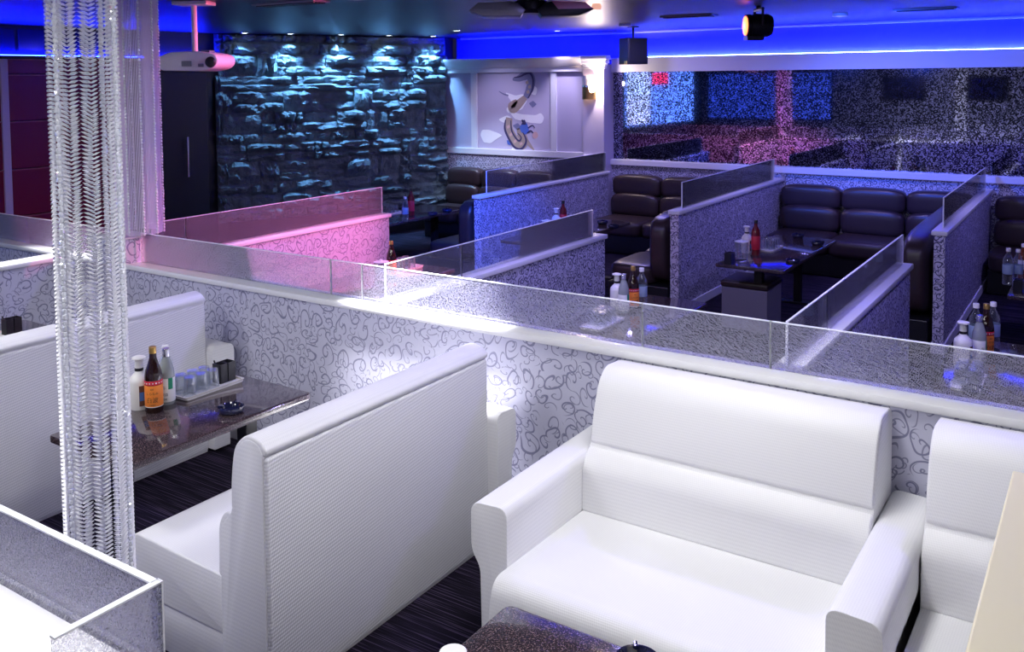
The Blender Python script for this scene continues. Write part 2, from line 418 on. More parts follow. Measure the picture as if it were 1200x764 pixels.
tag(led, 'blue LED strip hidden in the cove above the mirror', 'light strip')
tag(link('cove_strip', bx(CX0+.1, XR-.05, YB+.165, YB+.18, 2.45, 2.456), 'added_cyan_glow'), 'thin pale strip added to whiten the glow along the mirror cove lip', 'light strip')  # second strip, added only to whiten the wall near the lip
link('strip_carrier', bx(CX0+.1, XR-.05, YB+.165, YB+.199, 2.36, 2.449), 'white_paint', bpy.data.objects['wall_back'])
struct(link('trim_5', bx(-8.2, XR, YB+.165, YB+.20, CEIL-.03, CEIL, bev=.006), 'white_paint'), 'slim moulding where cove wall meets ceiling')
# mural wall
MY = 10.78
wm = struct(link('wall_mural', bx(-8.25, CX0, MY, YB+.19, 0, 2.36), 'mural_paint'), 'pale panelled wall with a painted dragon')
def mural_x(px): return onY(px, 120, MY).x
XP = mural_x(686)
crown = roundpoly([(MY, 2.27), (MY-.05, 2.27), (MY-.05, 2.33), (MY-.085, 2.345), (MY-.15, 2.44), (MY-.15, 2.47), (MY-.12, 2.47), (MY-.10, 2.40), (MY, 2.37)], [0, .005, .01, .01, .03, .004, .004, .01, 0], 4)
struct(link('trim_3', extrude(crown, 'x', -8.12, XP, .004), 'white_paint', smooth=40), 'crown moulding above the dragon wall')
tag(link('cove_strip', bx(-8.0, XP-.05, MY+.03, MY+.07, 2.361, 2.371), 'led_blue'), 'blue LED strip hidden above the dragon wall moulding', 'light strip')
for a, b in ((553, 560), (646, 653)):
    link('stile', bx(mural_x(a), mural_x(b), MY-.028, MY, 1.19, 2.27, bev=.006), 'white_paint', wm)
link('rail', bx(-8.22, XP, MY-.035, MY, 1.10, 1.19, bev=.008), 'white_paint', wm)
link('dado_paper', bx(-8.22, CX0, MY-.012, MY, .55, 1.095), 'wallpaper_fine', wm)
# pier with capital that carries the sconce
pier = struct(link('trim_4', bx(XP, CX0, MY-.06, MY, 0, 2.30), 'mural_paint'), 'pale pier at the end of the dragon wall')
cap = bmesh.new()
for z0, z1, e in ((2.30, 2.34, .015), (2.34, 2.37, .03), (2.37, 2.42, .055), (2.42, 2.45, .08), (2.45, 2.475, .07)):
    box(cap, XP-e*.4, CX0+e, MY-.06-e, MY-.0005, z0, z1, .006)
link('capital', cap, 'white_paint', pier)
link('pier_rail', bx(XP, CX0+.012, MY-.09, MY-.06, 1.08, 1.17, bev=.006), 'white_paint', pier)
link('pier_paper', bx(XP, CX0, MY-.072, MY-.0601, .55, 1.08), 'wallpaper_fine', pier)
# sconce
sp_ = onY(691, 104, MY-.06)
sc = thing('wall_sconce', 'brass wall sconce glowing on the pale pier', 'wall lamp', (sp_.x, MY-.06, sp_.z))
def half_shell(r, z0, z1, t=.006, a0=pi, a1=2*pi, seg=14):
    pts = [(r*cos(a0+(a1-a0)*i/seg), r*sin(a0+(a1-a0)*i/seg)) for i in range(seg+1)] + [((r-t)*cos(a1+(a0-a1)*i/seg), (r-t)*sin(a1+(a0-a1)*i/seg)) for i in range(seg+1)]
    return extrude(pts, 'z', z0, z1)
link('shell', half_shell(.10, -.14, .02), 'brass', sc, 50)
link('band', half_shell(.106, .02, .045), 'chrome', sc, 50)
link('shade', half_shell(.10, .045, .17), 'cream', sc, 50)
link('bulb', lathe([(0, -.05), (.03, -.04), (.04, 0), (.045, .08), (.03, .12), (0, .13)], 12, ctr=(.075, -.075, 0)), 'sconce_glow', sc, 60)
l = bpy.data.lights.new('sconce_lamp', 'POINT'); l.energy = 26; l.color = (1, .82, .74); l.shadow_soft_size = .03
lo = bpy.data.objects.new('sconce_lamp', l); COL.objects.link(lo); lo.location = (sp_.x+.14, MY-.17, sp_.z+.06)
# ------------------------------------------------------------------ dragon mural, painted relief on the wall
mu = thing('dragon_mural', 'painted dragon with white clouds on the pale panelled wall', 'mural', (mural_x(605), MY-.001, 1.7))
MUX = mural_x(605)
def mp(px, py): p = onY(px, py, MY); return (p.x-MUX, p.z-1.7)
def ribbon(name, pix, wid, mat, y0=-.004, par=mu):
    P = [Vector(mp(*q)) for q in pix]; fine = []
    for i in range(len(P)-1):                       # Catmull-Rom
        a, b_, c, d = P[max(i-1, 0)], P[i], P[i+1], P[min(i+2, len(P)-1)]
        for k in range(5):
            t = k/5; fine.append(.5*((2*b_)+(c-a)*t+(2*a-5*b_+4*c-d)*t*t+(3*b_-a-3*c+d)*t**3))
    fine.append(P[-1]); bm = bmesh.new(); prev = None; n = len(fine)
    for i, p in enumerate(fine):
        d = (fine[min(i+1, n-1)]-fine[max(i-1, 0)]).normalized(); nn = Vector((-d.y, d.x))
        s = i/(n-1)*(len(wid)-1); k = min(int(s), len(wid)-2); ww = 1.25*(wid[k]+(wid[k+1]-wid[k])*(s-k))
        cur = [bm.verts.new((p.x+nn.x*ww, y0, p.y+nn.y*ww)), bm.verts.new((p.x-nn.x*ww, y0, p.y-nn.y*ww))]
        cur += [bm.verts.new((v.co.x, -.0005, v.co.z)) for v in cur]
        if prev:
            for a, b_ in ((0, 1), (1, 3), (3, 2), (2, 0)): bm.faces.new((prev[a], prev[b_], cur[b_], cur[a]))
        prev = cur
    return link(name, bm, mat, par)
def blob(name, pix, mat, y0=-.003, par=mu, rad=.03):
    pts = roundpoly([mp(*q) for q in pix], rad, 4)
    return link(name, extrude(pts, 'y', y0, -.0005), mat, par)
simple('paint_slate', (.20, .20, .34), .6); simple('paint_tan', (.40, .31, .26), .6); simple('paint_dark', (.05, .04, .12), .6)
simple('paint_cloud', (.86, .86, .88), .6); simple('paint_blue', (.08, .16, .55), .6); simple('paint_peach', (.62, .40, .38), .6)
blob('cloud', [(563, 158), (565, 152), (573, 152), (584, 156), (589, 159), (582, 163), (575, 168), (567, 167)], 'paint_cloud')
blob('cloud', [(584, 140), (594, 135), (599, 137), (598, 142), (590, 144)], 'paint_cloud')
blob('cloud', [(592, 108), (604, 112), (613, 110), (618, 118), (612, 128), (596, 133), (593, 128), (600, 120)], 'paint_cloud')
blob('cloud', [(596, 130), (612, 134), (628, 135), (634, 132), (638, 138), (635, 145), (622, 144), (604, 140)], 'paint_cloud')
blob('cloud', [(600, 172), (612, 176), (624, 176), (634, 182), (600, 182)], 'paint_cloud')
blob('cloud', [(622, 110), (626, 100), (630, 104), (628, 112)], 'paint_cloud')
BO = [(601, 93), (608, 92), (614, 89), (620, 88), (623, 94), (621, 104), (616, 114)]
ribbon('dragon_tail', BO, [.012, .035, .05, .05, .05, .05, .03], 'paint_slate', -.006)
ribbon('tail_outline', [(x+1.5, y-2.2) for x, y in BO[:4]]+[(625, 93), (624, 105), (619, 115)], [.004, .011, .012, .011, .005], 'paint_dark', -.008)
ribbon('dragon_waist', [(616, 114), (608, 122), (602, 127), (600, 124), (606, 118)], [.03, .05, .055, .05, .02], 'paint_tan', -.005)
BD = [(597, 138), (596, 150), (600, 160), (605, 168), (611, 170), (614, 164), (609, 155), (606, 154)]
ribbon('dragon_body', BD, [.04, .055, .06, .06, .06, .055, .05, .02], 'paint_tan', -.006)
ribbon('body_outline', [(593, 140), (592, 151), (597, 163), (604, 173), (612, 174), (617, 165), (613, 155)], [.006, .013, .013, .013, .013, .012, .005], 'paint_dark', -.008)
ribbon('belly_line', [(599, 141), (600, 153), (605, 162), (609, 165), (611, 161), (607, 156)], [.005, .01, .01, .01, .008, .004], 'paint_dark', -.008)
blob('dragon_head', [(609, 149), (613, 143), (618, 145), (620, 153), (616, 158), (611, 155)], 'paint_blue', -.007, rad=.015)
blob('dragon_mane', [(601, 147), (607, 144), (611, 149), (607, 153)], 'paint_slate', -.006, rad=.015)
blob('dragon_claw', [(594, 164), (598, 165), (599, 170), (595, 169)], 'paint_blue', -.006, rad=.01)
blob('dragon_claw', [(620, 121), (625, 118), (629, 122), (624, 126)], 'paint_slate', -.006, rad=.01)
ribbon('whisker', [(614, 144), (612, 141), (616, 142)], [.006, .008, .004], 'paint_dark', -.008)
blob('sun_disc', [(624, 158), (626, 154), (630, 155), (631, 160), (628, 163), (624, 161)], 'paint_peach', rad=.04)
ribbon('whisker', [(619, 150), (624, 147), (627, 150)], [.006, .006, .003], 'paint_dark', -.008)
ribbon('whisker', [(618, 156), (622, 153), (625, 156)], [.006, .006, .003], 'paint_dark', -.008)
for a_, b_ in ((616, 96), (619, 101), (617, 107)): blob('tail_scale', [(a_, b_), (a_+3, b_-2), (a_+4, b_+2), (a_+1, b_+3)], 'paint_tan', -.0085, rad=.008)
for a_, b_ in ((595, 148), (598, 157), (603, 165), (610, 168)): blob('body_scale', [(a_-1, b_), (a_+2, b_-2), (a_+3, b_+1), (a_, b_+3)], 'paint_peach', -.0085, rad=.008)
blob('dragon_head', [(611, 146), (615, 140), (617, 146)], 'paint_dark', -.009, rad=.006)
blob('dragon_claw', [(606, 177), (610, 174), (613, 178), (609, 180)], 'paint_blue', -.006, rad=.01)
ribbon('plume', [(617, 164), (621, 170), (626, 176)], [.02, .02, .008], 'paint_tan', -.005)
ribbon('plume', [(585, 107), (590, 110), (596, 112)], [.004, .008, .01], 'paint_slate', -.005)
# ------------------------------------------------------------------ stone wall
ws = struct(link('wall_stone', extrude([(STONE_A.x, STONE_A.y), (STONE_B.x, STONE_B.y), (STONE_B.x-.3, STONE_B.y+.1), (STONE_A.x-.15, STONE_A.y+.4)], 'z', 0, CEIL), 'dark_wall'), 'rough split-stone feature wall')
def stone_mesh(k):
    rnd = random.Random(40+k); bm = bmesh.new(); nx, nz = 9, 5; off = Vector((k*7.3, k*3.1, 0)); grid = []
    for j in range(nz+1):
        row = []
        for i in range(nx+1):
            u, v_ = i/nx, j/nz
            edge = min(u, 1-u, (v_), (1-v_)*1.0)
            d = .45+.55*min(1, edge*7)
            d *= .45+.85*noise.noise(Vector((u*2.4, v_*1.4, 0))+off)+.55*abs(noise.noise(Vector((u*6, v_*3.5, 4))+off))
            d = max(.06, d+.22*(1 if .2 < v_ < .9 else 0))
            jx = (rnd.random()-.5)*.05 if 0 < i < nx else (rnd.random()-.5)*.02
            jz = (rnd.random()-.5)*.10 if 0 < j < nz else (rnd.random()-.5)*.05
            row.append(bm.verts.new((u-.5+jx, -d, v_-.5+jz)))
        grid.append(row)
    for j in range(nz):
        for i in range(nx): bm.faces.new((grid[j][i], grid[j][i+1], grid[j+1][i+1], grid[j+1][i]))
    rim = grid[0][:]+[grid[j][nx] for j in range(1, nz+1)]+grid[nz][nx-1::-1]+[grid[j][0] for j in range(nz-1, 0, -1)]
    back = [bm.verts.new((v.co.x, 0, v.co.z)) for v in rim]
    for i in range(len(rim)): bm.faces.new((rim[i], rim[(i+1) % len(rim)], back[(i+1) % len(rim)], back[i]))
    me = bpy.data.meshes.new('stone'); bmesh.ops.recalc_face_normals(bm, faces=bm.faces[:]); bm.to_mesh(me); bm.free(); me.materials.append(MATS['stone_face']); return me
SM = [stone_mesh(k) for k in range(12)]
ang = math.atan2(sd.y, sd.x)+pi                   # local x runs from B to A, local -y faces the room
z = .35; rs = random.Random(3)
while z < CEIL-.03:
    h = rs.choice((.10, .13, .16, .20, .24, .28)); h = min(h, CEIL-.005-z)
    if h < .05: break
    t = -rs.random()*.1
    while t < SLEN:
        ln = rs.choice((.18, .26, .34, .42, .5, .6)); t1 = min(t+ln, SLEN-.005); t0 = max(t, .01)
        if t1-t0 > .06:
            subs = [(z, h)] if (h < .19 or rs.random() < .45) else [(z, h*.45), (z+h*.45, h*.55)]
            for zz, hh in subs:
                o = bpy.data.objects.new('stone', rs.choice(SM)); COL.objects.link(o); o.parent = ws
                c = STONE_A+sd*((t0+t1)/2)
                o.location = (c.x, c.y, zz+hh/2); o.rotation_euler = (0, 0, ang)
                o.scale = ((t1-t0)*(1 if rs.random() < .5 else -1), .05+rs.random()*.12, hh*1.05)
        t += ln
    z += h
# ------------------------------------------------------------------ left wall: red panels, black door, blue ledge
for k, (z0, z1) in enumerate(((.25, .765), (.785, 1.265), (1.285, 1.77), (1.79, 2.265), (2.285, 2.43))):
    pn = link('panel', bx(XL, XL+.035, 4.2, 6.5, z0, z1, bev=.006), 'red_panel', wl)
    link('panel_edge', bx(XL, XL+.045, 4.2, 6.5, z1, z1+.012), 'red_edge', pn)
link('frame', bx(XL, XL+.06, 5.02, 5.10, .2, 2.44, bev=.008), 'fringe_violet', wl)
link('ledge', bx(XL, XL+.14, YF+.1, 7.7, 2.44, 2.475, bev=.005), 'dark_wall', wl)
for y0 in (4.9, 5.22, 5.54, 5.86, 6.18):
    link('pane', bx(XL, XL+.02, y0+.02, y0+.30, 2.53, 2.76, bev=.004), 'navy_pane', wl)
d1 = struct(link('door_1', bx(XL, XL+.045, 6.75, 7.62, 0, 2.3, bev=.006), 'dark_wall'), 'black door beside the stone wall')
ph = onX(220, 182, XL+.08)
link('door_handle', tube(tube(tube(bmesh.new(), [(XL+.09, ph.y, 1.0), (XL+.09, ph.y, 1.5)], .013, 10), [(XL+.045, ph.y, 1.05), (XL+.09, ph.y, 1.05)], .008), [(XL+.045, ph.y, 1.45), (XL+.09, ph.y, 1.45)], .008), 'chrome', d1, 40)
tag(link('cove_strip', bx(XL+.03, XL+.06, 4.6, 7.6, 2.476, 2.484), 'led_blue'), 'blue LED strip on the ledge above the red panels', 'light strip')
# invented glow screen, blue panel and monitors, placed only for the mirror to reflect
scr = thing('added_glow_screen', 'invented large glowing blue screen on the side wall for the mirror to reflect', 'screen', (XL+.03, 0.1, 1.0))
link('glow_sheet', bx(0, .015, -1.9, 2.3, 0, 1.35), 'added_blue_glow', scr)
link('bright_glow', bx(.015, .018, .9, 2.2, .05, 1.3), 'added_white_glow', scr)
link('red_glow', bx(.015, .018, -.2, .8, 1.0, 1.3), 'added_red_glow', scr)
link('housing', bx(0, .09, -2.0, 2.4, 1.36, 1.46, bev=.01), 'black_plastic', scr)
bl = thing('added_glow_panel', 'added dim blue glowing panel on the wall facing the mirror', 'added glow', (-7.8, YF, 1.0))  # glowing panel added to put blue into the mirror's reflection
link('panel_frame', bx(-1.7, 1.7, 0, .03, 0, 1.3, bev=.01), 'black_plastic', bl)
link('panel_face', bx(-1.66, 1.66, .03, .034, .04, 1.26), 'added_dim_blue_glow', bl)
for x in (-4.4, -2.6):
    tv = thing('wall_monitor', 'dark flat monitor hanging on the papered wall facing the mirror', 'monitor', (x, YF, 1.55), group='monitors facing the mirror')
    link('bezel', bx(-.5, .5, 0, .05, 0, .6, bev=.01), 'black_plastic', tv)
    link('screen', bx(-.47, .47, .05, .053, .03, .57), 'navy_pane', tv)
# ------------------------------------------------------------------ half-height partitions
CAPZ = .97
def pane(par, x0, x1, y0, y1, h, mat='etched_glass', ends=(1, 1)):
    """glass sheet on a cap, long axis x or y, its edge glow coloured in as white strips"""
    g = link('glass_panel', bx(x0, x1, y0, y1, CAPZ, CAPZ+h), mat, par)
    e = bmesh.new(); t = .0012
    box(e, x0-t, x1+t, y0-t, y1+t, CAPZ+h, CAPZ+h+.004)
    alongx = (x1-x0) > (y1-y0)
    for k, on in enumerate(ends):
        if not on: continue
        if alongx: xx = (x0-.004, x0) if k == 0 else (x1, x1+.004); box(e, xx[0], xx[1], y0-t, y1+t, CAPZ, CAPZ+h+.004)
        else: yy = (y0-.004, y0) if k == 0 else (y1, y1+.004); box(e, x0-t, x1+t, yy[0], yy[1], CAPZ, CAPZ+h+.004)
    link('glass_edge', e, 'glass_edge', g); return g  # edge glow of the glass put into a near-white colour
def partition(label, x0, x1, y0, y1, paper='wallpaper', over=.02, ctop=.035, name='partition_wall', skirt=True, zt=CAPZ):
    t = thing(name, label, 'partition', ((x0+x1)/2, (y0+y1)/2, 0))
    inv = Matrix.Translation((-(x0+x1)/2, -(y0+y1)/2, 0))
    def put(o): o.matrix_parent_inverse = inv; return o
    put(link('papered_body', bx(x0, x1, y0, y1, 0, zt-ctop-.0005), paper, t))
    c = bmesh.new(); box(c, x0-over, x1+over, y0-over, y1+over, zt-ctop, zt, .006, 2)
    put(link('cap', c, 'cap_white', t, 40))
    if skirt:
        s = bmesh.new(); box(s, x0-.012, x1+.012, y0-.012, y1+.012, 0, .085, .004, 1)
        put(link('baseboard', s, 'white_paint', t))
    t['_inv'] = 1
    return t, put
G = .008
# main partition along x
MB0, MB1 = 3.66, 3.775
main, put = partition('long scroll-papered partition with white cap running behind the white sofas', -9.3, XR-.2, MB0, MB1)
GY = 3.74
bk = [(-9.2, -5.78), (-5.44, -3.683), (-3.678, -3.445), (-3.44, -1.752), (-1.747, -1.172), (-1.167, .9), (.905, 2.6), (2.605, 4.2)]
for a, b in bk: put(pane(main, a, b, GY, GY+G, .197))
for o in list(main.children):
    o.matrix_parent_inverse = Matrix.Translation((-main.location.x, -main.location.y, 0))
# cross partitions: right cap edge at XA - k*W
XA, W = -1.06, 2.2
def cross(label, k, y0, y1, gy0, gy1, h, seams=(), paper='wallpaper', gm='etched_glass_mid'):
    xr = XA-k*W-.018; xl = XA-k*W-.1155+.018
    t, put = partition(label, xl, xr, y0, y1, paper, .018, .035)
    gx = (xl+xr)/2; ys = [gy0]+list(seams)+[gy1]
    for a, b in zip(ys, ys[1:]): pane(t, gx-G/2, gx+G/2, a+.002, b-.002, h, gm)
    for o in t.children: o.matrix_parent_inverse = Matrix.Translation((-t.location.x, -t.location.y, 0))
    return t
YE, YS, YBK = 6.347, 7.759, 10.93
cross('pink-lit partition behind the beaded curtains', 2, MB1+.022, YE-.018, 3.85, 6.28, .24, (4.16,))
cross('partition ending across the aisle from the curved dark sofa with two ashtrays', 1, MB1+.022, YE-.018, MB1+.02, 6.2, .2, (4.5,), 'wallpaper_fine')
cross('broad-capped partition running from the white sofa wall towards the mirror', 0, MB1+.022, YE-.018, MB1+.02, 6.28, .19, (4.42,), 'wallpaper_fine')
cross('partition with blue-lit end beside the pier and dragon wall', 2, YS+.018, MY-.095, 7.95, MY-.1, .24, (), 'wallpaper_fine', 'etched_glass_far')
cross('partition under the mirror between the two dark booths, left of the cube stool', 1, YS+.018, YBK-.01, 7.95, 10.7, .24, (), 'wallpaper_fine', 'etched_glass_far')
cross('partition under the mirror at the right of the three-cushion dark sofa', 0, YS+.018, YBK-.01, 7.95, 10.7, .24, (), 'wallpaper_fine', 'etched_glass_far')
# side partition closing the white booths, coming towards the room
partition('side partition meeting the main wall beside the farthest white booth', -6.27, -6.16, 1.9, MB0-.022)
# near partition with glass round its end
nw, put = partition('near partition whose white cap is boxed in by etched glass', -3.6, -1.625, .93, 1.125, 'wallpaper', .012)
pane(nw, -3.5, -1.622, 1.114, 1.128, .185, 'etched_glass', (0, 0))
pane(nw, -1.622, -1.608, .90, 1.128, .185, 'etched_glass', (0, 1))
for o in nw.children: o.matrix_parent_inverse = Matrix.Translation((-nw.location.x, -nw.location.y, 0))
# post block on the wall junction under the far curtain
po = thing('junction_post', 'pink-lit papered block on the wall junction under the far bead curtain', 'post', (-5.61, 3.71, CAPZ))
link('papered_block', bx(-.145, .145, -.125, .122, 0, .165), 'wallpaper', po)
link('post_cap', bx(-.155, .155, -.135, .132, .165, .18, bev=.004), 'cap_white', po)
# beige counter top at the right edge
bc = thing('beige_counter', 'plain beige counter top beside the white sofa', 'counter', (.17, 1.5, 0))
link('counter_top', bx(-.33, .33, -1.1, .62, 1.33, 1.37, bev=.004), 'beige', bc)
link('counter_body', bx(-.30, .30, -1.07, .58, 0, 1.33), 'beige', bc)
# ------------------------------------------------------------------ white sofas
def white_sofa(label, width, seat_d, loc, rz, arms, lean=.012, back_t=.27, arm_out=0., group=None, arm_y0=.1):
    """local: front at y=0 facing -y, back at y=seat_d+back_t, x from 0 to width. arms: 'l' (x=0 side) / 'r'"""
    t = thing('white_sofa', label, 'sofa', loc, rz, group); D = seat_d+back_t; aw = .16
    x0 = aw if 'l' in arms else 0.; x1 = width-aw if 'r' in arms else width
    base = roundpoly([(.02, 0), (D-.005, 0), (D-.005, .2), (.02, .2)], .008, 2)
    link('plinth', extrude(base, 'x', x0+.005, x1-.005, .006), 'white_vinyl', t, 40)
    seat = roundpoly([(0, .185), (seat_d+.06, .185), (seat_d+.06, .405), (.02, .425), (-.005, .30)], [.02, .01, .01, .065, .03], 6)
    link('seat', extrude(seat, 'x', x0, x1, .016, 3), 'white_vinyl', t, 40)
    s = seat_d
    low = roundpoly([(s+.005, .40), (s+.16, .40), (s+.17, .645), (s+.045+lean*.4, .655), (s+.012, .60)], [.02, .01, .01, .03, .05], 5)
    link('lower_back', extrude(low, 'x', x0, x1, .018, 3), 'white_vinyl', t, 40)
    k = lean
    upper = roundpoly([(s+.11, .654), (s+.082, .670), (s+.080+k*.5, .79), (s+.095+k, .905), (s+.16+k, .958), (D-.03, .945), (D+.004, .915), (D-.004, .895), (D-.05, .89), (D-.05, .654)], [.01, .03, .10, .09, .04, .03, .012, .006, .01, .01], 6)
    link('upper_back', extrude(upper, 'x', x0, x1, .018, 3), 'white_vinyl', t, 40)
    core = roundpoly([(s+.022, .03), (s+.022, .59), (s+.092, .66), (s+.090+k*.5, .79), (s+.105+k, .895), (s+.165+k, .945), (D-.035, .933), (D-.014, .90), (D-.014, .03)], [.005, .04, .03, .06, .04, .03, .02, .006, .005], 4)
    link('back_core', extrude(core, 'x', x0-.003, x1+.003, .008), 'white_vinyl', t, 40)
    link('rear_panel', bx(x0+.003, x1-.003, D-.10, D, .012, .888, bev=.010, seg=3), 'white_ribbed', t, 40)
    for a in arms:
        sg = -1 if a == 'l' else 1; xi = x0 if a == 'l' else x1
        pts = [(xi, .02), (xi+sg*.115, .02), (xi+sg*.12, .385), (xi+sg*.16, .44), (xi+sg*.16, .625), (xi, .635)]
        pts = roundpoly(pts, [.004, .006, .03, .05, .045, .045], 5)
        link('arm', extrude(pts, 'y', arm_y0, D-.02+arm_out, .02, 3), 'white_vinyl', t, 40)
    return t
white_sofa('white sofa by the near brown granite table, its ribbed back to the wide white sofa', 1.5, .54, (-3.2, 3.60, 0), -pi/2, 'l', arm_out=.07, arm_y0=.52)
white_sofa('white sofa whose ribbed back faces the table with orange-labelled bottle', 1.5, .54, (-5.21, 3.60, 0), -pi/2, 'l', arm_out=.07, arm_y0=.52)
white_sofa('wide white sofa with two arms against the papered partition', 1.437, .67, (-1.95, 2.565, 0), 0, 'lr', .06, .40, 0, None, .12)
white_sofa('white sofa without left arm beside the beige counter', 1.437, .67, (-.505, 2.565, 0), 0, 'r', .06, .40, 0, None, .12)
# ------------------------------------------------------------------ tables
def table(label, x0, x1, y0, y1, z, name='granite_table', group=None):
    cx, cy = (x0+x1)/2, (y0+y1)/2; hx, hy = (x1-x0)/2, (y1-y0)/2
    t = thing(name, label, 'table', (cx, cy, 0), 0, group)
    top = roundpoly([(-hx, -hy), (hx, -hy), (hx, hy), (-hx, hy)], .03, 4)
    link('table_top', extrude(top, 'z', z-.028, z, .003), 'granite', t, 40)
    for s in (-1, 1):
        lg = link('leg', bx(-.035, .035, s*hy*.68-.035, s*hy*.68+.035, .02, z-.028, bev=.004), 'black_metal', t)
        link('foot_plate', bx(-hx*.7, hx*.7, s*hy*.68-.05, s*hy*.68+.05, 0, .02, bev=.004), 'black_metal', lg)
    return t
TZ, BZ = .67, .60
table('granite table with the orange-labelled bottle between two white sofas', -3.786, -3.208, 2.12, 3.12, TZ)
table('dark granite table in front of the wide white sofa', -1.425, -.80, 1.05, 2.14, TZ)
table('granite table beyond the farthest white sofa', -5.79, -5.23, 2.15, 3.12, TZ)
table('long dark table beside the cube stool in the mirror booth', -2.80, -2.21, 7.42, 9.12, BZ)
table('long dark table in the booth by the pier and mirror end', -5.0, -4.40, 7.42, 9.12, BZ)
table('long dark table in the booth under the dragon wall', -7.25, -6.60, 7.42, 9.12, BZ)
table('long dark table in the mirror booth with two clear bottles and amber bottle', -.62, -.02, 7.42, 9.12, BZ)
table('dark table behind the long partition, between two cross partitions', -2.95, -2.35, 4.5, 6.1, BZ)
table('dark table behind the pink-lit partition end', -5.15, -4.55, 4.5, 6.1, BZ)
table('dark table behind the wide white sofa\'s partition, right of the broad cap', -.75, -.15, 4.5, 6.1, BZ)
# cube stool
st = thing('cube_stool', 'low grey cube stool under the long dark table', 'stool', (-2.62, 7.84, 0))
link('seat_pad', bx(-.21, .21, -.21, .21, .36, .42, bev=.02, seg=3), 'dark_leather', st, 40)
link('box', bx(-.20, .20, -.20, .20, 0, .36, bev=.006), 'grey_fabric', st)
# ------------------------------------------------------------------ dark corner sofas of the mirror booths
def dark_sofa(label, x0, x1, n, yb, ret=True, ret_y0=7.82):
    t = thing('corner_sofa', label, 'sofa', ((x0+x1)/2, yb-.45, 0)); ox, oy = t.location.x, t.location.y
    L = lambda nm, bm, x, y, z: link(nm, bm, 'dark_leather', t, 60, (x-ox, y-oy, z))
    link('base', bx(x0-ox, x1-ox, -.28, .45, 0, .24, bev=.01), 'black_plastic', t)
    wd_ = (x1-x0)/n
    for i in range(n):
        cx = x0+wd_*(i+.5)
        L('seat_cushion', cushion(wd_-.006, .70, .19, 7), cx, yb-.50, .325)
        L('lower_pad', cushion(wd_-.004, .22, .30, 4, 8, -.02), cx, yb-.19, .545)
        L('upper_pad', cushion(wd_-.004, .22, .27, 4.5, 8, -.02), cx, yb-.13, .79)
    if ret:
        rx1 = x1; rw = .62
        link('return_base', bx(rx1-rw-ox, rx1-ox, ret_y0-oy, yb-.74-oy, 0, .24, bev=.01), 'black_plastic', t)
        n2 = 3; ln = (yb-.86-ret_y0)/n2
        for i in range(n2):
            cy = ret_y0+ln*(i+.5)
            L('seat_cushion', cushion(rw-.16, ln-.006, .19, 7), rx1-.16-(rw-.16)/2, cy, .325)
        L('return_back', cushion(.22, yb-.4-ret_y0, .66, 7, 8), rx1-.11, (yb-.4+ret_y0)/2, .575)
    return t
dark_sofa('dark brown leather corner sofa with three back cushions under the mirror', -3.25, -1.20, 3, 10.93)
dark_sofa('dark leather corner sofa in the booth beside the glowing sconce pier', -5.45, -3.40, 3, 10.93)
dark_sofa('grey-lit dark leather corner sofa below the painted dragon', -7.98, -5.62, 4, 10.70)
dark_sofa('dark leather sofa in the booth with two clear bottles and amber bottle', -1.03, 1.10, 3, 10.93)
# ------------------------------------------------------------------ bottles, glasses, trays
def text_mesh(body, size):
    c = bpy.data.curves.new('lettering', 'FONT'); c.body = body; c.size = size; c.align_x = 'CENTER'; c.resolution_u = 2
    o = bpy.data.objects.new('lettering', c); COL.objects.link(o); bpy.context.view_layer.update()
    me = bpy.data.meshes.new_from_object(o.evaluated_get(bpy.context.evaluated_depsgraph_get())); bpy.data.objects.remove(o); bpy.data.curves.remove(c)
    return me
def wrap_text(items, r, parent, mat='ink', a0=0.):
    bm = bmesh.new()
    for body, size, z in items:
        me = text_mesh(body, size); t = bmesh.new(); t.from_mesh(me); bpy.data.meshes.remove(me)
        for v in t.verts:
            a = a0+v.co.x/r; v.co = Vector((r*cos(a), r*sin(a), z+v.co.y))
        merge(bm, t)
    o = link('lettering', bm, mat, parent); return o
def arc_label(r, z0, z1, a0, a1, seg=16):
    bm = bmesh.new(); A = [bm.verts.new((r*cos(a0+(a1-a0)*i/seg), r*sin(a0+(a1-a0)*i/seg), z0)) for i in range(seg+1)]
    C = [bm.verts.new((v.co.x, v.co.y, z1)) for v in A]
    for i in range(seg): bm.faces.new((A[i], A[i+1], C[i+1], C[i]))
    return bm
FACE = math.atan2(-1, .95)            # labels look back towards the front of the room
def brown_bottle(full=True):
    t = thing('shochu_bottle', '', 'bottle')
    link('glass_body', lathe([(0, 0), (.037, 0), (.040, .006), (.040, .165), (.036, .19), (.024, .225), (.0165, .25), (.0155, .285), (0, .285)], 28), 'brown_glass', t, 40)
    link('cap', lathe([(0, .302), (.015, .302), (.0165, .298), (.0165, .272), (.0157, .272)], 20), 'gold', t, 40)
    lb = link('label', lathe([(.0403, .030), (.0408, .031), (.0408, .128), (.0403, .129)], 28), 'label_orange', t, 40)
    rb = link('label_band', lathe([(.0403, .130), (.0410, .131), (.0410, .150), (.0403, .151)], 28), 'label_red', t, 40)
    if full:
        d = bmesh.new()
        for i in range(18):
            a = 2*pi*i/18; q = bmesh.new(); bmesh.ops.create_circle(q, cap_ends=True, radius=.0036, segments=8)
            merge(d, q, Matrix.Rotation(a, 4, 'Z') @ Matrix.Translation((.0413, 0, .1405)) @ Matrix.Rotation(pi/2, 4, 'Y'))
        link('dots', d, 'label_white', rb)
        e = link('label_line', lathe([(.0410, .029), (.0412, .0305), (.0410, .032)], 28), 'label_white', lb)
        wrap_text([('しらなみ', .014, .088), ('白波', .027, .053), ('薩摩', .008, .110), ('本格焼酎', .007, .038)], .0412, lb, 'ink', FACE)
    return t
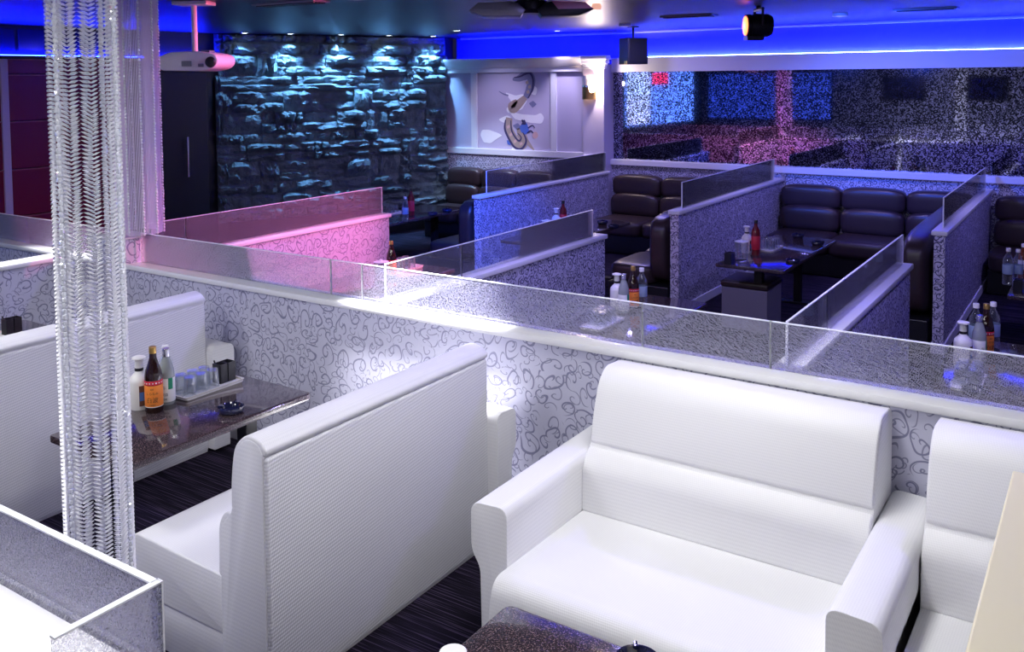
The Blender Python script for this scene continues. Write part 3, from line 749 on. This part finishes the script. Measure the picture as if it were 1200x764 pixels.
def white_bottle():
    t = thing('white_bottle', '', 'bottle')
    link('jar_body', lathe([(0, 0), (.044, 0), (.047, .005), (.047, .125), (.044, .142), (.030, .158), (.020, .168), (.019, .176), (0, .176)], 28), 'white_plastic', t, 40)
    link('neck_ring', lathe([(0, .176), (.0195, .176), (.0195, .190), (0, .190)], 20), 'black_plastic', t, 40)
    link('stopper', lathe([(0, .190), (.019, .190), (.018, .225), (.020, .228), (.031, .232), (.031, .238), (.02, .243), (0, .244)], 24), 'white_plastic', t, 40)
    lb = link('label', arc_label(.0474, .02, .115, FACE+.15, FACE+1.25), 'label_brown', t, 40)
    link('label_picture', arc_label(.0477, .045, .085, FACE+.2, FACE+.7), 'label_blue', lb, 40)
    return t
def green_bottle():
    t = thing('sake_bottle', '', 'bottle')
    simple('pale_glass', (.30, .33, .33), .1, spec=.7) if 'pale_glass' not in MATS else None
    link('glass_body', lathe([(0, 0), (.034, 0), (.037, .006), (.037, .135), (.034, .165), (.022, .205), (.016, .222), (.0155, .235), (0, .235)], 26), 'pale_glass', t, 40)
    link('cap', lathe([(0, .262), (.0165, .262), (.018, .258), (.018, .225), (.016, .225)], 20), 'chrome', t, 40)
    lb = link('label', lathe([(.0373, .015), (.0377, .016), (.0377, .125), (.0373, .126)], 26), 'label_white', t, 40)
    link('green_strip', arc_label(.0380, .075, .128, FACE+.35, FACE+.95), 'label_green', lb, 40)
    wrap_text([('清酒', .016, .045), ('生', .02, .075), ('純米', .012, .025)], .0380, lb, 'ink', FACE-.1)
    return t
def clear_bottle(mat='clear_glass'):
    t = thing('water_bottle', '', 'bottle')
    link('glass_body', lathe([(0, 0), (.036, 0), (.038, .006), (.038, .17), (.034, .195), (.018, .225), (.014, .235), (.014, .252), (0, .252)], 24), mat, t, 40)
    link('cap', lathe([(0, .275), (.016, .275), (.017, .272), (.017, .25), (.014, .25)], 18), 'white_plastic', t, 40)
    link('label', lathe([(.0382, .08), (.0386, .081), (.0386, .15), (.0382, .151)], 24), 'label_pale' if mat == 'clear_glass' else 'label_white', t, 40)
    return t
simple('crimson_glass', (.16, .01, .015), .12, spec=.6)
def red_bottle():
    t = thing('liquor_bottle', '', 'bottle')
    link('glass_body', lathe([(0, 0), (.036, 0), (.038, .006), (.038, .20), (.033, .225), (.017, .255), (.015, .27), (.015, .29), (0, .29)], 24), 'crimson_glass', t, 40)
    link('cap', lathe([(0, .312), (.0155, .312), (.017, .308), (.017, .28), (.015, .28)], 18), 'black_plastic', t, 40)
    link('label', lathe([(.0382, .05), (.0387, .051), (.0387, .17), (.0382, .171)], 24), 'label_red', t, 40)
    return t
def tumbler():
    """glass stood upside down"""
    t = thing('tumbler', '', 'glass')
    link('glass_wall', lathe([(.030, 0), (.032, .001), (.027, .088), (.026, .092), (0, .092), (0, .084), (.0245, .083), (.0295, .002)], 18), 'clear_glass', t, 40)
    link('rim', lathe([(.0288, 0), (.0325, 0), (.0325, .003), (.0288, .003)], 18), 'glass_edge', t)
    return t
def tray():
    t = thing('serving_tray', '', 'tray')
    pts = roundpoly([(-.075, -.175), (.075, -.175), (.075, .175), (-.075, .175)], .018, 4)
    link('tray_bottom', extrude(pts, 'z', .003, .008, .001), 'white_plastic', t, 40)
    inner = [(x*.93, y*.965) for x, y in pts]; bm = bmesh.new(); n = len(pts)
    rows = [[bm.verts.new((p[0]*s, p[1]*s, z)) for p in pts] for s, z in ((.97, 0), (1.03, .016))]
    rows.append([bm.verts.new((p[0]*1.0, p[1]*1.0, .016)) for p in inner]); rows.append([bm.verts.new((p[0], p[1], .008)) for p in inner])
    for A, C in zip(rows, rows[1:]):
        for i in range(n): bm.faces.new((A[i], A[(i+1) % n], C[(i+1) % n], C[i]))
    link('rim', bm, 'cream', t, 40); return t
def holder():
    t = thing('stirrer_holder', '', 'holder')
    b = bmesh.new()
    for y0 in (-.047, .002):
        for a in ((-.03, -.026, y0, y0+.045), (.026, .03, y0, y0+.045), (-.03, .03, y0, y0+.004), (-.03, .03, y0+.041, y0+.045)):
            box(b, a[0], a[1], a[2], a[3], 0, .095)
        box(b, -.03, .03, y0, y0+.045, 0, .004)
    link('twin_box', b, 'black_plastic', t)
    link('stirrer', tube(bmesh.new(), [(.0, -.02, .02), (-.02, -.045, .112)], .004, 8), 'black_plastic', t, 40)
    return t
def ashtray():
    t = thing('ashtray', '', 'ashtray')
    link('bowl', lathe([(0, 0), (.045, 0), (.056, .006), (.060, .022), (.057, .030), (.050, .031), (.045, .022), (.040, .010), (0, .008)], 28), 'ashtray_glass', t, 40)
    n = bmesh.new()
    for k in range(3):
        a = 2*pi*k/3; tube(n, [(.040*cos(a), .040*sin(a), .031), (.062*cos(a), .062*sin(a), .031)], .006, 8)
    link('notch', n, 'ashtray_glass', t, 40); return t
def ice_jug():
    t = thing('ice_jug', '', 'jug')
    link('jug_wall', lathe([(0, 0), (.045, 0), (.050, .004), (.058, .150), (.060, .155), (.056, .155), (.047, .010), (0, .010)], 24), 'clear_glass', t, 40)
    link('lid', lathe([(0, .175), (.012, .174), (.014, .163), (.060, .160), (.060, .155), (0, .155)], 24), 'glass_edge', t, 40)
    link('handle', tube(bmesh.new(), [(.054, 0, .13), (.085, 0, .125), (.09, 0, .08), (.052, 0, .04)], .006, 8), 'clear_glass', t, 40)
    return t
PROTO = {}
MAKE = dict(brown=brown_bottle, white=white_bottle, green=green_bottle, clear=clear_bottle, amber=lambda: clear_bottle('amber_glass'), red=red_bottle, tumbler=tumbler, tray=tray, holder=holder, ash=ashtray, jug=ice_jug)
def put_item(kind, label, loc, rz=0., group=None, sc=1.):
    if kind not in PROTO: o = PROTO[kind] = MAKE[kind]()
    else: o = copy_tree(PROTO[kind])
    o.location = loc; o.rotation_euler = (0, 0, rz); o.scale = (sc,)*3; o['label'] = label
    if group: o['group'] = group
    elif 'group' in o: del o['group']
    return o
def px(a, b, z): p = onZ(a, b, z); return (p.x, p.y, z)
def glasses(x, y, z, rz, label, n=(2, 3), group=None, dx=.066, dy=.068):
    for i in range(n[0]):
        for j in range(n[1]):
            lx, ly = (i-(n[0]-1)/2)*dx, (j-(n[1]-1)/2)*dy
            put_item('tumbler', label, (x+lx*cos(rz)-ly*sin(rz), y+lx*sin(rz)+ly*cos(rz), z), 0, group or label)
# table between the white sofas
T1 = 'on the granite table between white sofas'
put_item('white', 'white jar bottle with flat white stopper '+T1, (-3.745, 2.545, TZ))
put_item('brown', 'brown bottle with orange label and gold cap '+T1, (-3.648, 2.552, TZ))
put_item('green', 'pale bottle with green and white label '+T1, (-3.69, 2.652, TZ))
put_item('clear', 'slim bottle half hidden behind the orange-labelled bottle', (-3.76, 2.70, TZ), 0, None, .92)
put_item('tray', 'long white tray of glasses '+T1, (-3.70, 2.885, TZ))
glasses(-3.70, 2.83, TZ+.008, 0, 'upturned clear tumbler on the tray by the orange-labelled bottle')
put_item('holder', 'black twin stirrer holder on the tray by the orange-labelled bottle', (-3.70, 2.995, TZ+.008))
put_item('ash', 'glossy dark blue ashtray by the edge of the granite table', (-3.335, 2.735, TZ))
# far white booth table
put_item('tray', 'white tray on the table beyond the farthest white sofa', (-5.52, 2.75, TZ))
put_item('holder', 'black stirrer holder on the table beyond the farthest white sofa', (-5.50, 2.885, TZ+.008))
mc = onX(3, 372, -5.58); put_item('white', 'white jar bottle on the table beyond the farthest white sofa', (-5.58, 2.76, TZ+.008), 0, None, .75)
# near table
p = px(531, 764, TZ+.238); put_item('white', 'white-stoppered jar bottle on the near dark table by the wide sofa', (p[0], p[1], TZ))
p = px(747, 784, TZ); put_item('ash', 'dark ashtray on the near dark table by the wide sofa', (p[0], p[1], TZ))
# booth with the cube stool
T2 = 'on the table above the cube stool'
put_item('holder', 'black stirrer holder at the corner of the table above the cube stool', px(855, 309, BZ))
put_item('jug', 'clear ice jug '+T2, px(869, 304, BZ))
put_item('white', 'white-stoppered jar bottle '+T2, px(875, 296, BZ))
put_item('red', 'dark red liquor bottle '+T2, px(885.5, 298.5, BZ))
q = px(903, 292, BZ); put_item('tray', 'white tray of tumblers '+T2, q, 0, None, .9); glasses(q[0], q[1], BZ+.008, 0, 'upturned tumbler on the tray above the cube stool')
put_item('ash', 'black ashtray at the near end of the table above the cube stool', px(929, 308, BZ))
put_item('ash', 'shiny ashtray at the far side of the table above the cube stool', px(958, 286.5, BZ))
put_item('ash', 'small ashtray nearest the three-cushion dark sofa', px(935, 278, BZ))
# booth by the pier
T3 = 'on the table in the booth by the pier'
put_item('holder', 'black stirrer holder '+T3, px(626, 277, BZ))
put_item('jug', 'clear ice jug '+T3, px(641.5, 277, BZ))
put_item('white', 'white-stoppered jar bottle '+T3, px(652, 271, BZ))
put_item('red', 'dark red liquor bottle '+T3, px(660, 270, BZ))
q = px(681, 266, BZ); put_item('tray', 'white tray of tumblers '+T3, q, 0, None, .9); glasses(q[0], q[1], BZ+.008, 0, 'upturned tumbler on the tray in the booth by the pier')
put_item('ash', 'shiny ashtray at the aisle side of the table by the pier', px(719, 267, BZ))
put_item('ash', 'dark ashtray near the sofa on the table by the pier', px(706, 262, BZ))
# booth under the dragon wall
T4 = 'on the table under the dragon wall'
put_item('clear', 'blue-lit clear bottle '+T4, px(475, 259, BZ))
put_item('red', 'dark red bottle '+T4, px(482, 252, BZ))
q = px(457, 250, BZ); put_item('tray', 'white tray of tumblers '+T4, q, 0, None, .9); glasses(q[0], q[1], BZ+.008, 0, 'upturned tumbler on the tray under the dragon wall')
put_item('ash', 'ashtray nearer the bottles on the table under the dragon wall', px(507, 252, BZ))
put_item('ash', 'ashtray nearer the sofa on the table under the dragon wall', px(524, 248, BZ))
# booth behind the long partition
T5 = 'on the table behind the long partition, left of the broad-capped partition'
q = px(706, 380, BZ); put_item('tray', 'white tray of tumblers behind etched glass, left of the broad-capped partition', q); glasses(q[0], q[1], BZ+.008, 0, 'upturned tumbler on the tray left of the broad-capped partition')
put_item('white', 'white-stoppered jar bottle '+T5, px(723, 361, BZ))
put_item('green', 'pale bottle '+T5, px(731, 366, BZ))
put_item('brown', 'orange-labelled brown bottle '+T5, px(742, 363, BZ))
put_item('clear', 'clear water bottle '+T5, px(752, 360, BZ))
# booth behind the pink partition
T6 = 'on the table behind the pink-lit partition end'
put_item('jug', 'clear ice jug '+T6, px(447, 330, BZ))
put_item('brown', 'orange-labelled brown bottle '+T6, px(459, 326, BZ))
q = px(473, 316, BZ); put_item('tray', 'white tray of tumblers '+T6, q); glasses(q[0], q[1], BZ+.008, 0, 'upturned tumbler on the tray behind the pink-lit partition end')
# booth right of the broad cap
T7 = 'right of the broad-capped partition'
put_item('white', 'white-stoppered jar bottle behind etched glass, '+T7, px(1128, 428, BZ))
put_item('green', 'pale bottle with white label behind etched glass, '+T7, px(1147, 424, BZ))
put_item('brown', 'orange-labelled brown bottle behind etched glass, '+T7, px(1155, 418, BZ))
put_item('clear', 'clear water bottle beside the pale bottle, '+T7, px(1143, 411, BZ))
put_item('clear', 'blue-labelled water bottle beside the orange-labelled bottle, '+T7, px(1163, 409, BZ))
q = px(1135, 449, BZ); put_item('tray', 'white tray of tumblers behind etched glass, '+T7, q, 0, None, .9); glasses(q[0], q[1], BZ+.008, 0, 'upturned tumbler on the tray '+T7)
q2 = (q[0]-.15, q[1]-.02, BZ); put_item('holder', 'stirrer holder beside the tray, '+T7, q2)
put_item('ash', 'dark ashtray by the tray of tumblers, '+T7, px(1142, 461, BZ))
# rightmost mirror booth
T8 = 'on the table at the right end of the mirror'
put_item('clear', 'clear blue-labelled bottle by the black holder at right end of mirror', px(1181, 333, BZ))
put_item('clear', 'clear bottle next to the amber bottle at right end of mirror', px(1192.5, 332, BZ), 0, None, .95)
put_item('amber', 'amber bottle '+T8, px(1199, 327, BZ))
put_item('holder', 'black stirrer holder at the corner of the table at the right end of the mirror', (-.56, 7.56, BZ))
# ------------------------------------------------------------------ bead curtains
def link_mesh(n, pitch, w, t, tilt, L):
    bm = bmesh.new(); z = 0; k = 0
    while z < L:
        c = Vector((0, 0, -z)); ring = []
        for i in range(8):
            a = 2*pi*i/8; x, y = w*cos(a), w*.55*sin(a); ring.append(bm.verts.new(c+Vector((x, y, x*tilt))))
        tp, bt = bm.verts.new(c+Vector((0, 0, t))), bm.verts.new(c-Vector((0, 0, t)))
        for i in range(8):
            bm.faces.new((ring[i], ring[(i+1) % 8], tp)); bm.faces.new((ring[(i+1) % 8], ring[i], bt))
        z += pitch; k += 1
    return bm
def crystal_mesh(pitch, w, L, seed):
    bm = bmesh.new(); z = 0; rd = random.Random(seed)
    while z < L:
        q = bmesh.new(); bmesh.ops.create_icosphere(q, subdivisions=1, radius=w*(.8+.4*rd.random()))
        merge(bm, q, Matrix.Translation((0, 0, -z)) @ Matrix.Rotation(rd.random()*3, 4, 'Z') @ Matrix.Diagonal((1, 1, 1.35, 1))); z += pitch
    return bm
simple('crystal', (.86, .88, .95), .05, .0, 1.0, coat=1.0)
bc1 = onY(113, 520, 1.60)
c1 = thing('bead_curtain', 'tall column of silver bead chains hanging beside the near etched glass', 'bead curtain', (bc1.x, bc1.y, .12))
HL = CEIL-.05-.12
link('hanging_ring', lathe([(.02, HL), (.13, HL), (.13, HL+.045), (.02, HL+.045), (.02, HL)], 32), 'chrome', c1, 40)
sA = sB = None; kk = 0; NS = 22
for k in range(NS):
    a = 2*pi*k/NS; R_ = .096
    if k % 5 == 2:
        src = link('crystal_strand', crystal_mesh(.017, .0085, HL, k), 'crystal', c1)
        o = src
    else:
        tl = .55 if k % 2 else -.55
        if k % 2:
            if sA is None: sA = link('bead_strand', link_mesh(0, .0125, .0125, .0040, .42, HL), 'bead_metal', c1); o = sA
            else: o = inst(sA, 'bead_strand', c1)
        else:
            if sB is None: sB = link('bead_strand', link_mesh(0, .0125, .0125, .0040, -.42, HL), 'bead_metal', c1); o = sB
            else: o = inst(sB, 'bead_strand', c1)
    o.location = (R_*cos(a), R_*sin(a), HL); o.rotation_euler = (0, 0, a+pi/2)
for k in range(9):
    a = 2*pi*(k+.5)/9; o = inst(sA if k % 2 else sB, 'bead_strand', c1, (.066*cos(a), .066*sin(a), HL), (0, 0, a+pi/2))
# the far curtain over the junction post
c2 = thing('bead_curtain', 'violet-lit fringe curtain hanging over the junction post by the pink partition', 'bead curtain', (-5.47, 3.76, 1.16))
H2 = CEIL-.05-1.16
link('hanging_ring', lathe([(.02, H2), (.16, H2), (.16, H2+.045), (.02, H2+.045), (.02, H2)], 32), 'chrome', c2, 40)
fr = bmesh.new()
for k in range(110):
    a = 2*pi*k/110; x, y = .145*cos(a), .145*sin(a); tube(fr, [(x, y, 0.01), (x, y, H2)], .0028, 4)
fo = link('fringe', fr, 'fringe_violet', c2); fo['kind'] = 'stuff'
s2 = None
for k in range(10):
    a = 2*pi*k/10+.2
    if s2 is None: s2 = link('bead_strand', crystal_mesh(.021, .0085, H2, 5), 'bead_metal', c2); o = s2
    else: o = inst(s2, 'bead_strand', c2)
    o.location = (.153*cos(a), .153*sin(a), H2)
# ------------------------------------------------------------------ ceiling fittings
def downlight(x, y, label, group, mat='led_white', r=.045):
    t = thing('downlight', label, 'downlight', (x, y, CEIL), 0, group)
    link('ring', lathe([(r, -.004), (r+.014, -.006), (r+.016, 0), (r, 0)], 20), 'chrome', t, 40)
    link('lens', lathe([(0, -.003), (r, -.003), (r, 0), (0, 0)], 20), mat, t)
for p in STONE_DOWN: downlight(p.x, p.y, 'small round downlight washing the stone wall', 'stone wall downlights', 'led_stone')
for (x, y), *_ in DOWN_FRONT: downlight(x, y, 'round downlight above the white seating', 'white seating downlights')
for p in MURAL_DOWN: downlight(p.x, p.y, 'small round downlight in the ceiling before the dragon wall', 'dragon wall downlights', 'led_stone', .04)
def fill_lamp_disc(x, y, s, label, group, mat):  # round fitting modelled for each added fill lamp
    t = thing('added_ceiling_lamp', label, 'ceiling light', (x, y, CEIL), 0, group)
    link('ring', lathe([(s-.01, -.03), (s+.01, -.03), (s+.01, 0), (s-.01, 0), (s-.01, -.03)], 28), 'white_paint', t)
    link('diffuser', lathe([(0, -.025), (s-.01, -.025), (s-.01, -.005), (0, -.005)], 28), mat, t)
for x, y in FRONT_FILLS: fill_lamp_disc(x, y, .29, 'added large round fill lamp above the white seating', 'white seating fill lamps', 'led_white')
for x, y in BACK_FILLS: fill_lamp_disc(x, y, .065, 'added dim round violet fill lamp above the dark booths', 'dark booth fill lamps', 'fill_glow_dim')
def vent(a, b, w_, label):
    p = onZ(a, b, CEIL); t = thing('ceiling_vent', label, 'vent', (p.x, p.y, CEIL), 0, 'ceiling vents')
    link('frame', bx(-w_/2, w_/2, -.09, .09, -.014, 0, bev=.004), 'grey_metal', t)
    for k in range(4): link('slat', bx(-w_/2+.03, w_/2-.03, -.066+k*.036, -.046+k*.036, -.022, -.014), 'black_plastic', t)
vent(807, 18, .55, 'slotted ceiling vent between speaker and stage spotlight')
vent(1085, 10, .55, 'slotted ceiling vent right of the stage spotlight')
vent(340, 3, .7, 'slotted ceiling vent right of the projector')
# projector
pc = EYE + ray(229, 72)*7.1
pj = thing('projector', 'pale ceiling projector on a pole, lit pink, before the stone wall', 'projector', (pc.x, pc.y, pc.z), YAW-.12)
body = roundpoly([(-.25, -.005), (-.20, -.07), (.12, -.078), (.22, -.055), (.26, -.01), (.24, .05), (.10, .075), (-.12, .07), (-.22, .035)], .03, 4)
link('casing', extrude(body, 'y', -.17, .17, .025, 3), 'projector_shell', pj, 50)
link('lens', lathe([(0, .02), (.03, .018), (.038, .012), (.042, 0), (0, 0)], 20), 'black_plastic', pj, 40, (.20, -.175, -.01))
pj.children[-1].rotation_euler = (pi/2, 0, 0)
for x0, x1, z0, z1 in ((-.03, .05, -.04, .0), (.10, .145, -.045, -.02)):
    link('port_panel', bx(x0, x1, -.176, -.168, z0, z1, bev=.003), 'grey_metal', pj)
link('top_slot', bx(.10, .17, -.12, -.02, .062, .082, bev=.004), 'grey_metal', pj)
pole = link('pole', lathe([(0, .06), (.028, .06), (.022, .10), (.022, CEIL-pc.z-.03), (0, CEIL-pc.z-.03)], 14), 'projector_shell', pj, 40)
link('ceiling_plate', bx(-.14, .14, -.09, .09, CEIL-pc.z-.03, CEIL-pc.z, bev=.006), 'projector_shell', pj)
# speaker near the mirror
s0 = onY(742, 60, 10.2)
sk = thing('hanging_speaker', 'black box speaker hung from the ceiling before the mirror', 'speaker', (s0.x, s0.y, s0.z), YAW+.35)
link('cabinet', bx(-.135, .135, -.12, .12, -.16, .16, bev=.008), 'black_plastic', sk)
link('grille', bx(-.12, .12, -.128, -.12, -.145, .145, bev=.004), 'black_metal', sk)
link('name_plate', bx(-.15, -.135, -.10, -.05, -.16, -.12), 'gold', sk)
link('bracket', tube(box(bmesh.new(), -.05, .05, -.05, .05, CEIL-s0.z-.012, CEIL-s0.z), [(0, 0, .15), (0, 0, CEIL-s0.z-.01)], .014, 8), 'black_metal', sk, 40)
# stage spotlight with orange lens
q0 = onY(889, 30, 8.0)
sl = thing('stage_spotlight', 'black stage spotlight with glowing orange lens hung from the ceiling', 'spotlight', (q0.x, q0.y, q0.z), YAW)
can = lathe([(0, -.11), (.085, -.11), (.10, -.08), (.105, .03), (.09, .07), (.10, .075), (.10, .115), (.085, .115), (.085, .09), (0, .09)], 22)
bmesh.ops.rotate(can, verts=can.verts[:], matrix=Matrix.Rotation(-pi/2, 3, 'Y') @ Matrix.Rotation(.0, 3, 'X'))
link('lamp_can', can, 'black_metal', sl, 40)
ln_ = lathe([(0, .10), (.05, .108), (.084, .10), (.084, .095), (0, .095)], 20); bmesh.ops.rotate(ln_, verts=ln_.verts[:], matrix=Matrix.Rotation(-pi/2, 3, 'Y')); bmesh.ops.translate(ln_, vec=(-.02, 0, 0), verts=ln_.verts[:])
link('lens', ln_, 'lens_orange', sl, 40)
link('yoke', tube(tube(tube(bmesh.new(), [(0, -.125, 0), (0, -.125, .14)], .012), [(0, .125, 0), (0, .125, .14)], .012), [(0, -.13, .14), (0, .13, .14)], .014), 'black_metal', sl, 40)
link('hanger', tube(bmesh.new(), [(0, 0, .14), (0, 0, CEIL-q0.z)], .02, 10), 'black_metal', sl, 40)
link('barn_door', bx(-.115, .03, -.07, .07, -.13, -.095), 'black_metal', sl)
# winged effect light
e0 = onZ(622, 13, 2.70)
ef = thing('effect_light', 'black winged effect light with red light tinted into one face under the ceiling', 'stage light', (e0.x, e0.y, CEIL), YAW)
link('hub', lathe([(0, -.12), (.10, -.12), (.13, -.09), (.13, -.03), (.06, 0), (0, 0)], 16), 'black_metal', ef, 40)
for sg in (-1, 1):
    pts = [(sg*.10, -.05), (sg*.16, -.035), (sg*.40, -.045), (sg*.47, -.10), (sg*.36, -.145), (sg*.08, -.15), (sg*.045, -.10)]
    wg = link('wing', extrude(pts, 'y', -.16, .16, .012, 2), 'grey_metal' if sg < 0 else 'black_metal', ef, 30)
    link('wing_face', extrude([(sg*.15, -.036), (sg*.40, -.046), (sg*.455, -.095), (sg*.20, -.098)], 'y', -.165, -.155), 'grey_metal' if sg < 0 else 'red_edge', wg)  # red light on the right wing is put into its face colour
link('side_lamp', lathe([(0, -.03), (.035, -.025), (.04, 0), (.03, .02), (0, .025)], 14, ctr=(.50, -.02, -.07)), 'lens_dim', ef, 40)
